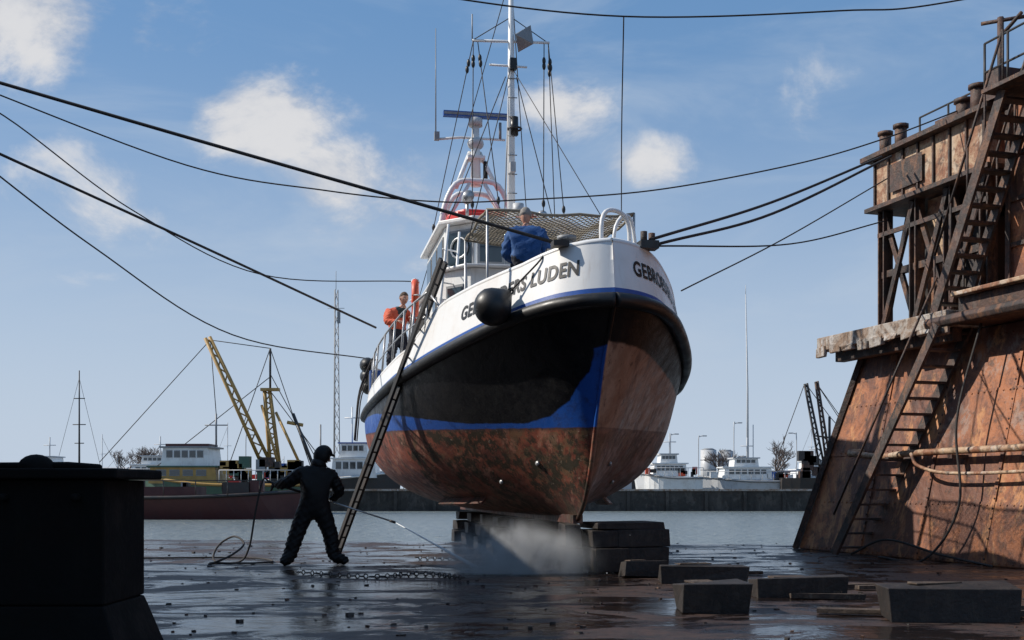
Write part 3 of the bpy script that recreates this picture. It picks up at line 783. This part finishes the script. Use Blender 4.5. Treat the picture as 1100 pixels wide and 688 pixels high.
def figure(name,J,E,rad,matf,hd,hands,fold=.006):
    root=empty(name)
    names=list(J); me=bpy.data.meshes.new('b'); me.from_pydata([V(J[k]) for k in names],[(names.index(a),names.index(b)) for a,b in E],[])
    o=bpy.data.objects.new('b',me); sc.collection.objects.link(o)
    sk=o.modifiers.new('s','SKIN'); sk.use_smooth_shade=True
    for i,k in enumerate(names):
        r=rad[k]; me.skin_vertices[0].data[i].radius=r if isinstance(r,tuple) else (r,r)
        me.skin_vertices[0].data[i].use_root=(k=='pelvis')
    ss=o.modifiers.new('u','SUBSURF'); ss.levels=3; ss.render_levels=3
    bpy.context.view_layer.update()
    me2=bpy.data.meshes.new_from_object(o.evaluated_get(bpy.context.evaluated_depsgraph_get())); bpy.data.objects.remove(o)
    me2.materials.clear(); ml=[]
    for p in me2.polygons:
        c=p.center; best=None
        for a,b in E:
            A_,B_=V(J[a]),V(J[b]); tt=max(0,min(1,(c-A_).dot(B_-A_)/(B_-A_).length_squared)); dd=(c-A_.lerp(B_,tt)).length
            if best is None or dd<best[0]: best=(dd,a,b)
        mt=matf(best[1],best[2])
        if mt not in ml: ml.append(mt); me2.materials.append(mt)
        p.material_index=ml.index(mt); p.use_smooth=True
    for v in me2.vertices:
        k=(math.sin(v.co.z*48+v.co.x*20)*math.sin(v.co.x*37+v.co.y*31)+.7*math.sin(v.co.z*90-v.co.x*60+v.co.y*25))*fold; v.co+=v.normal*k
    b=bpy.data.objects.new('body',me2); sc.collection.objects.link(b); b.parent=root
    m=MB(); head(m,*hd); m.obj('head',root,fixn=True)
    m=MB()
    for h in hands: hand(m,*h)
    m.obj('hands',root)
    return root
EB=[('pelvis','waist'),('waist','chest'),('chest','neck'),('neck','skull'),('chest','shL'),('shL','elL'),('elL','wrL'),('chest','shR'),('shR','elR'),('elR','wrR'),
 ('pelvis','hipL'),('hipL','knL'),('knL','anL'),('anL','toL'),('pelvis','hipR'),('hipR','knR'),('knR','anR'),('anR','toR')]
rd=dict(pelvis=(.15,.13),waist=(.145,.12),chest=(.17,.13),neck=.062,skull=.06,shL=.085,shR=.085,elL=.062,elR=.062,wrL=.04,wrR=.04,hipL=.115,hipR=.115,knL=.082,knR=.082,anL=.06,anR=.06,toL=.042,toR=.042)
J=dict(pelvis=(-2.98,17.05,.88),waist=(-2.96,17.06,1.08),chest=(-2.93,17.08,1.30),neck=(-2.88,17.10,1.47),skull=(-2.85,17.12,1.55),
 shL=(-3.16,17.0,1.36),elL=(-3.38,17.05,1.22),wrL=(-3.58,17.2,1.20),shR=(-2.73,17.16,1.34),elR=(-2.60,17.22,1.10),wrR=(-2.76,17.30,.975),
 hipL=(-3.09,17.03,.82),knL=(-3.22,17.0,.46),anL=(-3.32,16.95,.12),toL=(-3.38,16.76,.06),hipR=(-2.86,17.08,.82),knR=(-2.73,17.12,.46),anR=(-2.68,17.1,.12),toR=(-2.45,17.06,.06))
r2=dict(rd); r2.update(pelvis=(.23,.19),waist=(.24,.19),chest=(.24,.19),hipL=.15,hipR=.15,knL=.125,knR=.125,anL=.11,anR=.11,toL=.06,toR=.06,elL=.1,elR=.1,shL=.125,shR=.125,wrL=.06,wrR=.06,neck=.09,skull=.08)
gun0=V((-3.68,17.28,1.25)); gun1=V((-1.86,17.30,.66))
figure('pressure_washer_man',J,EB,r2,lambda a,b: oils,((-2.84,17.14,1.63),(.75,.45,-.35),(.1,.05,1),skin,oils,'hood'),
 [((-3.58,17.2,1.20),(-.6,.6,.1),(.5,.5,-.3),.9,oils,1),((-2.76,17.30,.975),(-.6,.3,-.5),(.2,.6,-.5),.9,oils,-1)],.009)
m=MB()
m.tube([gun0,gun0.lerp(gun1,.3)],.022,darkst,8); m.tube([gun0.lerp(gun1,.28),gun1],.012,galv,8); m.tube([gun1,gun1+(gun1-gun0).normalized()*.09],.02,darkst,8)
m.tube([gun0+V((.05,0,0)),gun0+V((.02,0,-.14))],.016,darkst,6)
m.tube(cat([gun0,gun0+V((-.1,-.02,.02)),(-3.9,17.3,.8),(-4.02,17.4,.25),(-4.2,17.5,.02),(-4.55,17.3,.02),(-4.5,17.0,.02),(-4.2,17.0,.15),(-4.1,17.4,.3),(-4.35,17.8,.4),(-4.62,17.9,.25),(-4.6,17.6,.03),(-4.1,17.2,.02),(-3.7,17.6,.02),(-4.4,18.6,.02),(-6.5,18.4,.02)],8),.016,rope_m,6)
m.obj('pressure_lance')
X,Y,Z=.20,15.75,3.44
J=dict(pelvis=(X,Y,Z+.80),waist=(X,Y-.02,Z+.95),chest=(X,Y+.02,Z+1.16),neck=(X,Y+.06,Z+1.33),skull=(X-.01,Y+.09,Z+1.40),
 shL=(X-.20,Y+.02,Z+1.22),elL=(X-.28,Y+.12,Z+.96),wrL=(X-.14,Y+.32,Z+.9),shR=(X+.20,Y+.02,Z+1.22),elR=(X+.28,Y+.1,Z+.96),wrR=(X+.16,Y+.3,Z+.88),
 hipL=(X-.1,Y,Z+.76),knL=(X-.13,Y+.22,Z+.44),anL=(X-.14,Y+.1,Z+.08),toL=(X-.15,Y+.28,Z+.04),hipR=(X+.1,Y,Z+.76),knR=(X+.13,Y+.22,Z+.44),anR=(X+.14,Y+.1,Z+.08),toR=(X+.15,Y+.28,Z+.04))
r3=dict(rd); r3.update(waist=(.23,.18),chest=(.24,.19),pelvis=(.2,.17),shL=.12,shR=.12,elL=.095,elR=.095)
def mf(a,b):
    if b=='skull': return skin
    if a in('pelvis','hipL','hipR') and b in('hipL','hipR','knL','knR'): return jeans
    if b in ('knL','knR','anL','anR','toL','toR'): return jeans
    return jblue
figure('man_in_blue_jacket',J,EB,r3,mf,((X-.01,Y+.11,Z+1.50),(.25,1,-.35),(0,.1,1),skin,hairg,'hair'),
 [((X-.14,Y+.32,Z+.9),(.3,1,-.2),(0,0,-1),.5,skin,1),((X+.16,Y+.3,Z+.88),(-.3,1,-.2),(0,0,-1),.5,skin,-1)],.008)
X,Y,Z=-2.24,22.0,3.1
J=dict(pelvis=(X+.05,Y,Z+.95),waist=(X+.03,Y,Z+1.12),chest=(X+.06,Y-.03,Z+1.36),neck=(X+.13,Y-.06,Z+1.54),skull=(X+.15,Y-.08,Z+1.60),
 shL=(X-.1,Y-.1,Z+1.43),elL=(X-.16,Y-.28,Z+1.22),wrL=(X+.06,Y-.42,Z+1.22),shR=(X+.22,Y+.06,Z+1.43),elR=(X+.36,Y-.1,Z+1.22),wrR=(X+.36,Y-.33,Z+1.32),
 hipL=(X-.04,Y-.04,Z+.88),knL=(X-.10,Y-.2,Z+.48),anL=(X-.05,Y-.05,Z+.08),toL=(X-.05,Y-.25,Z+.04),hipR=(X+.14,Y+.03,Z+.88),knR=(X+.2,Y-.1,Z+.48),anR=(X+.2,Y+.05,Z+.08),toR=(X+.22,Y-.15,Z+.04))
r4=dict(rd); r4.update(waist=(.18,.15),chest=(.2,.16),shL=.1,shR=.1,elL=.075,elR=.075)
def mf2(a,b):
    if b=='skull': return skin
    if b in('hipL','hipR','knL','knR','anL','anR','toL','toR'): return jeans
    if a in('pelvis',): return jeans
    if a in('shL','shR','elL','elR') or b in('shL','shR'): return hiv
    if a=='waist': return hiv
    return dgreen
figure('man_in_orange_workwear',J,EB,r4,mf2,((X+.16,Y-.1,Z+1.70),(.6,-.8,-.3),(.1,-.1,1),skin,hairb,'hair'),
 [((X+.06,Y-.42,Z+1.22),(.6,-.6,0),(0,0,-1),.6,skin,1),((X+.36,Y-.33,Z+1.32),(-.1,-1,.1),(0,0,-1),.6,skin,-1)])
# ------------------------------------------------------------ spray
mv=bpy.data.materials.new('spray_mist'); mv.use_nodes=True; t=NT(mv.node_tree); mv.node_tree.nodes.remove(mv.node_tree.nodes['Principled BSDF'])
vp=t.new('ShaderNodeVolumeScatter'); vp.inputs['Color'].default_value=(.99,.995,1,1); vp.inputs['Anisotropy'].default_value=0
tc=t.new('ShaderNodeTexCoord').outputs['Object']
l=t.new('ShaderNodeVectorMath',operation='LENGTH'); t.put(l.inputs[0],tc)
fall=t.rng(l.outputs['Value'],.0,.98,1,0); nn=t.rng(t.noise(t.mapv(tc,(1.6,1,.8)),2.0,4,.65,.8),.38,.6,.03,1)
t.put(vp.inputs['Density'],t.math('MULTIPLY',t.math('MULTIPLY',t.math('MULTIPLY',fall,fall),nn),38.))
t.l.new(vp.outputs[0],mv.node_tree.nodes['Material Output'].inputs['Volume'])
try: mv.cycles.volume_step_rate=3
except Exception: pass
sp_=MB(); sp_.ball((0,0,0),1,mv,24,16); so_=sp_.obj('water_spray'); so_.location=(.05,15.4,.1); so_.scale=(1.45,.6,.85)
jm,t,p,tc=newmat('water_jet'); p.inputs['Base Color'].default_value=(.85,.88,.9,1); p.inputs['Roughness'].default_value=.4; p.inputs['Alpha'].default_value=.8
m=MB(); a=gun1+(gun1-gun0).normalized()*.09; m.tube([a,a.lerp(V((-.5,16.0,.04)),.5),V((-.5,16.0,.04))],[.006,.014,.03],jm,8)
for k in range(500):
    x=R.gauss(.1,.45); z=abs(R.gauss(0,.2)); m.ball((x,15.6+R.gauss(0,.25),z),R.uniform(.003,.008),jm,5,4)
m.obj('water_jet')
# ------------------------------------------------------------ harbour background
def bhull(m,x0,x1,y,zt,beam,mat,bow=1,wl=-.6,sheer=.5,trim=None):
    n=14;vs=[];fs=[]
    for i in range(n+1):
        f=i/n; x=x0+(x1-x0)*f; g=f if bow>0 else 1-f
        bw=beam/2*(1-max(0,(g-.6)/.4)**2)*(1-.25*max(0,(.15-g)/.15)); z=zt+sheer*max(0,(g-.4)/.6)**2
        ox=(.5 if g>.99 else 0)*bow
        for k,(yy,zz) in enumerate(((-1,z),(-.75,wl-.2),(.75,wl-.2),(1,z))):
            vs.append((x+(ox if k in(0,3) else 0),y+yy*bw,zz))
    for i in range(n):
        for k in range(3): a=i*4+k; fs.append((a,a+1,a+5,a+4))
        fs.append((i*4+3,i*4,i*4+4,i*4+7))
    fs.append((0,1,2,3)); fs.append((n*4,n*4+3,n*4+2,n*4+1))
    m.add(vs,fs,mat)
    if trim:
        m.tube([(V(vs[i*4])+V((0,-.03,-.12))) for i in range(n+1)],.1,trim,4)
def cabin(m,x0,x1,y,z0,z1,dp,mat,nw=4,roof=None,slope=.12):
    vs=[(x0,y-dp/2,z0),(x1,y-dp/2,z0),(x1,y+dp/2,z0),(x0,y+dp/2,z0),(x0+slope*(z1-z0),y-dp/2,z1),(x1-slope*(z1-z0),y-dp/2,z1),(x1-slope*(z1-z0),y+dp/2,z1),(x0+slope*(z1-z0),y+dp/2,z1)]
    m.add(vs,[(3,2,1,0),(4,5,6,7),(0,1,5,4),(1,2,6,5),(2,3,7,6),(3,0,4,7)],mat)
    m.bx((x0-.1,y-dp/2-.12,z1+.003),(x1+.1,y+dp/2+.12,z1+.11),roof or mat)
    w_=(x1-x0)
    for k in range(nw):
        a=x0+w_*(.12+.78*k/nw); m.bx((a,y-dp/2-.03,z0+(z1-z0)*.5),(a+w_*.78/nw*.7,y-dp/2-.004,z0+(z1-z0)*.82),glassm)
        m.bx((a-.03,y-dp/2-.02,z0+(z1-z0)*.46),(a+w_*.78/nw*.7+.03,y-dp/2-.001,z0+(z1-z0)*.86),grey)
m=MB(); bhull(m,-26,-12.6,66,.75,4.4,dred,1,trim=darkst,sheer=.35)
for k in range(7): m.tube([(-25+k*1.8,64,.7),(-25+k*1.8,64,1.6)],.03,darkst,4)
m.tube([(-25,64,1.6),(-14,64,1.6)],.025,darkst,4); m.bx((-24,64.6,.7),(-18,67,1.25),dred); m.bx((-16.5,64.8,.7),(-15,66.5,1.5),darkst)
for k in range(10): m.box((R.uniform(-24,-14),65.2,1.2),(R.uniform(.3,1),.5,R.uniform(.3,.9)),R.choice([darkst,redp,grey,dred]))
m.obj('harbour_barge')
m=MB(); y=80; bhull(m,-26.5,-14,y,1.5,5,green,-1,trim=yellow,sheer=.9)
cabin(m,-25.0,-20.3,y,1.5,2.6,3.6,yellow,4,green); cabin(m,-24.2,-20.8,y,2.7,3.95,3.2,white,5,grey)
m.bx((-24,y-1.2,4.07),(-21,y+1.2,4.25),dred)
m.tube([(-20.8,y,4),(-20.8,y,6.4)],.07,grey,6); m.tube([(-21.6,y,5.6),(-20,y,5.6)],.04,grey,4)
def truss(p,q,wd,mat,r=.09,seg=9):
    p,q=V(p),V(q); o=V((wd,0,wd*.3))
    m.tube([p,q],r,mat,6); m.tube([p+o,q+o*.5],r,mat,6)
    for k in range(seg):
        a=p.lerp(q,k/seg); b=(p+o).lerp(q+o*.5,(k+.5)/seg); c_=p.lerp(q,(k+1)/seg); m.tube([a,b],.05,mat,4); m.tube([b,c_],.05,mat,4)
truss((-17.4,y,2.4),(-21.3,y-1,11.6),.6,yellow,.13)
truss((-16.9,y,1.5),(-17.4,y,8),.7,yellow,.14)
m.tube([(-17,y,8),(-17,y,11)],.08,darkst,6); m.box((-17,y,8.1),(1.3,.5,.2),yellow)
m.tube([(-17.6,y,7),(-16,y-1,2)],.1,yellow,6); m.tube([(-15.4,y,6.4),(-13.6,y-1,2.2)],.12,darkst,6); m.tube([(-16.6,y,6.5),(-14.8,y-1,3)],.1,yellow,6)
m.tube([(-15.8,y,5.8),(-14.7,y,5.6)],.14,yellow,6)
for a,b in (((-17,11),(-21.3,11.6)),((-17,11),(-14,2.2)),((-17,9),(-26,1.9)),((-21.3,11.5),(-29,3)),((-17,9.2),(-13,1.8)),((-21.2,11.5),(-20.8,6.4)),((-17,8),(-12.5,2)),((-17,11),(-20,2.5))): m.tube([(a[0],y,a[1]),(b[0],y,b[1])],.03,rope_m,4)
for k in range(26): m.box((R.uniform(-20,-14.3),y-1.5,R.uniform(1.7,3.0)),(R.uniform(.3,1.1),.6,R.uniform(.2,1)),R.choice([yellow,green,grey,darkst,rustd]))
for k in range(12): m.tube([(-20+k*.5,y-2.3,1.6),(-20+k*.5,y-2.3,2.4)],.03,lgrey,4)
m.tube([(-20,y-2.3,2.4),(-14.5,y-2.3,2.4)],.03,lgrey,4)
m.obj('fishing_trawler')
m=MB(); y=104; bhull(m,-27,-10.5,y,2.0,5,darkst,1,trim=white,sheer=.8)
cabin(m,-16.3,-12.2,y,2.1,3.8,3.6,white,5); cabin(m,-15.6,-13,y,3.95,5.2,3,white,4,bluep); m.tube([(-14.6,y,5.2),(-14.6,y,8.6)],.07,white,6); m.tube([(-17.5,y,2),(-17.5,y,7)],.08,grey,6); m.tube([(-15.3,y,7.6),(-13.9,y,7.6)],.05,white,4)
for k in range(12): m.box((R.uniform(-25,-17),y-2,R.uniform(2.2,3.0)),(R.uniform(.4,1.4),.6,R.uniform(.4,1.3)),R.choice([orange,grey,white,redp,bluep]))
m.obj('workboat')
def yacht(name,x0,x1,y,hm,seed,bow=-1,hz=2.2,big=1.):
    q=random.Random(seed); m=MB(); bhull(m,x0,x1,y,hz,4,hm,bow,trim=grey,sheer=.5); L=x1-x0
    cabin(m,x0+L*.2,x0+L*.75,y,hz+.05,hz+1.15*big,3,white,6); cabin(m,x0+L*.32,x0+L*.6,y,hz+1.15*big+.12,hz+2.0*big,2.6,white,4,lgrey)
    mx=x0+L*.5; m.tube([(mx,y,hz+2*big),(mx,y,hz+4*big)],.06,lgrey,6); m.tube([(mx-.6,y,hz+3.2*big),(mx+.6,y,hz+3.2*big)],.04,lgrey,4)
    for k in range(9): m.tube([(x0+L*k/8,y-1.9,hz),(x0+L*k/8,y-1.9,hz+.8)],.03,lgrey,4)
    m.tube([(x0,y-1.9,hz+.8),(x1,y-1.9,hz+.8)],.03,lgrey,4)
    for k in range(8): m.box((q.uniform(x0+.5,x1-.5),y-1.4,hz+q.uniform(.2,.6)),(q.uniform(.2,.7),.4,q.uniform(.2,.7)),q.choice([orange,grey,bluep,darkst,white]))
    return m.obj(name)
yacht('motor_boat',11.6,17.2,104,white,1); yacht('motor_boat',17.8,26,106,lgrey,2,hz=1.9); yacht('motor_boat',26.2,33.5,112,bluep,3,1,hz=1.8); yacht('motor_boat',36,48,104,darkst,4,1,hz=2)
yacht('motor_boat',-50,-41,112,white,5); yacht('motor_boat',-38,-30,110,darkst,6,1)
m=MB(); y=105; bhull(m,24.5,35,y,2.1,5,darkst,1,sheer=.8); cabin(m,30.5,33.5,y,2.2,4.6,3,grey,4,darkst)
truss((28.6,y,2),(27.0,y,10.8),.45,darkst,.11); truss((29.2,y,2),(28.0,y,11),.4,rustd,.11); m.tube([(29.3,y,2),(29.3,y,7.8)],.12,darkst,6)
for a,b in (((27,10.8),(24.5,4)),((28,11),(33,4)),((29.3,7.8),(34,2.5)),((27.2,10.7),(29.3,7.8)),((28,11),(30.6,7))): m.tube([(a[0],y,a[1]),(b[0],y,b[1])],.035,rope_m,4)
m.tube([(31.5,y,4.6),(31.5,y,7.5)],.08,grey,6); m.tube([(28,y,6),(31.5,y,5.6)],.08,darkst,6)
for k in range(20): m.box((R.uniform(25.5,31),y-2,R.uniform(2.2,4.2)),(R.uniform(.3,1.2),.6,R.uniform(.3,1.2)),R.choice([darkst,rustd,grey]))
m.obj('fishing_trawler')
m=MB()
for x,r,h in ((25.9,1.05,6.2),(28.2,1.05,6.0),(30.4,.8,5.2)):
    m.tube([(x,150,1),(x,150,h)],r,lgrey,16); m.tube([(x,150,h),(x,150,h+.25)],[r,r*.5],grey,16)
    for k in range(1,4): m.torus((x,150,1+k*(h-1)/4),r+.03,.05,grey,(0,0,1),16,4)
m.obj('storage_tank')
def lattice(name,x,y,z0,z1,wd,mat,r=.05):
    m=MB(); H=z1-z0; nseg=int(H/1.2); leg=[V((wd*math.cos(a),wd*math.sin(a),0)) for a in (.3,2.4,4.5)]
    for l in leg: m.tube([V((x,y,z0))+l,V((x,y,z1))+l*.5],r,mat,4)
    for k in range(nseg):
        za,zb=z0+H*k/nseg,z0+H*(k+1)/nseg
        for a in range(3):
            l1=leg[a]*(1-.5*k/nseg); l2=leg[(a+1)%3]*(1-.5*(k+1)/nseg); m.tube([V((x,y,za))+l1,V((x,y,zb))+l2],r*.7,mat,3)
    m.tube([(x,y,z1),(x,y,z1+2)],r*.6,mat,4); m.tube([(x-.9,y,z1-2),(x+.9,y,z1-2)],r*.6,mat,4); m.box((x+.3,y,z1-3),(.3,.3,1.2),mat)
    return m.obj(name)
lattice('radio_tower',-18.9,122.2,1,22.5,.42,grey,.05)
m=MB(); m.tube([(25.3,122.2,1),(25.3,122.2,12),(25.1,122.2,22)],[.16,.1,.05],lgrey,8); m.tube([(25.1,122.2,22),(25.1,122.2,23)],.03,lgrey,4); m.tube([(25.9,122.2,1),(25.9,122.2,8)],.05,lgrey); m.obj('flag_pole')
m=MB(); m.tube([(-46.4,122,1),(-46.4,122,13.8)],[.12,.06],darkst,6)
for z,wd in ((10.8,.6),(8,.7),(6,.5)): m.tube([(-46.4-wd,122,z),(-46.4+wd,122,z)],.05,darkst,4)
m.tube([(-46.4,122,13),(-49,122,3)],.02,rope_m,4); m.tube([(-46.4,122,13),(-44,122,3)],.02,rope_m,4); m.obj('signal_mast')
def lamp(x,y,h,sd):
    m=MB(); m.tube(cat([(x,y,1),(x,y,h-.5),(x+sd*.15,y,h-.1),(x+sd*.5,y,h)],4),.055,lgrey,6); m.box((x+sd*.65,y,h-.02),(.45,.2,.1),grey); m.obj('street_lamp')
lamp(17,122,7,1); lamp(20,122,6.8,1); lamp(23.8,122,8.2,1); lamp(31,124,7.2,-1); lamp(-29,124,7,1); lamp(37,126,7,1); lamp(-12,126,6.5,-1)
def shed(x0,x1,y,h,mat,rf):
    m=MB(); dp=9
    m.bx((x0,y,1),(x1,y+dp,h),mat)
    m.add([(x0-.3,y-.3,h+.003),(x1+.3,y-.3,h+.003),(x1+.3,y+dp,h+.003),(x0-.3,y+dp,h+.003),(x0-.3,y+dp/2,h+1.3),(x1+.3,y+dp/2,h+1.3)],[(0,1,5,4),(2,3,4,5),(0,4,3),(1,2,5),(3,2,1,0)],rf)
    for k in range(int((x1-x0)/3)): m.bx((x0+1+k*3,y-.05,1.05),(x0+2.4+k*3,y-.003,min(h-.4,3.2)),darkst if k%3 else lgrey)
    m.obj('warehouse')
shed(-62,-49,140,2.6,lgrey,lgrey); shed(-75,-64,150,3.2,white,grey); shed(16,27,190,2.8,lgrey,grey); shed(33,48,170,2.6,grey,rustd); shed(-12,8,180,3,grey,lgrey); shed(50,80,160,3.5,grey,grey); shed(-44,-30,200,3.0,grey,rustd)
m=MB()
for k in range(26):
    x=R.uniform(-60,60); h=R.uniform(1.4,2.4); m.box((x,130+R.uniform(0,6),1+h/2),(R.uniform(1,4),2,h),R.choice([white,grey,bluep,darkst,redp,lgrey]),j=.15)
m.obj('container_stack')
m=MB()
for k in range(16):
    x=R.uniform(-48,48); h=R.uniform(4,8); m.tube([(x,116,1),(x,116,h)],.04,lgrey,4); m.tube([(x,116,h*.95),(x+R.choice((-2.2,2.2)),116,1.8)],.015,rope_m,3); m.tube([(x-.4,116,h*.7),(x+.4,116,h*.7)],.025,lgrey,3)
m.obj('yacht_masts')
def tree(name,x,y,h,seed):
    q=random.Random(seed); m=MB()
    def br(p,d,L,r,lv):
        if lv==0: return
        e=p+d*L; mid=p.lerp(e,.5)+V((q.uniform(-1,1),q.uniform(-1,1),q.uniform(-.5,.5)))*L*.06
        m.tube([p,mid,e],[r,r*.85,r*.65],bark,4 if lv>3 else 3,False)
        for k in range(q.choice((3,3,4)) if lv>1 else 0):
            a=V((q.uniform(-1,1),q.uniform(-1,1),q.uniform(-.1,.9))).normalized()
            br(p.lerp(e,q.uniform(.55,1)),(d*.7+a*.85).normalized(),L*q.uniform(.6,.85),max(r*.58,.02),lv-1)
    br(V((x,y,1)),V((0,0,1)),h*.3,h*.026,6); m.obj(name)
for x,y,h,sd in ((26,138,6.8,1),(32.5,140,8,2),(-44,138,6.6,3),(-48,141,6.2,4),(-41,140,6,5),(36,150,6.5,6)): tree('bare_tree',x,y,h,sd)
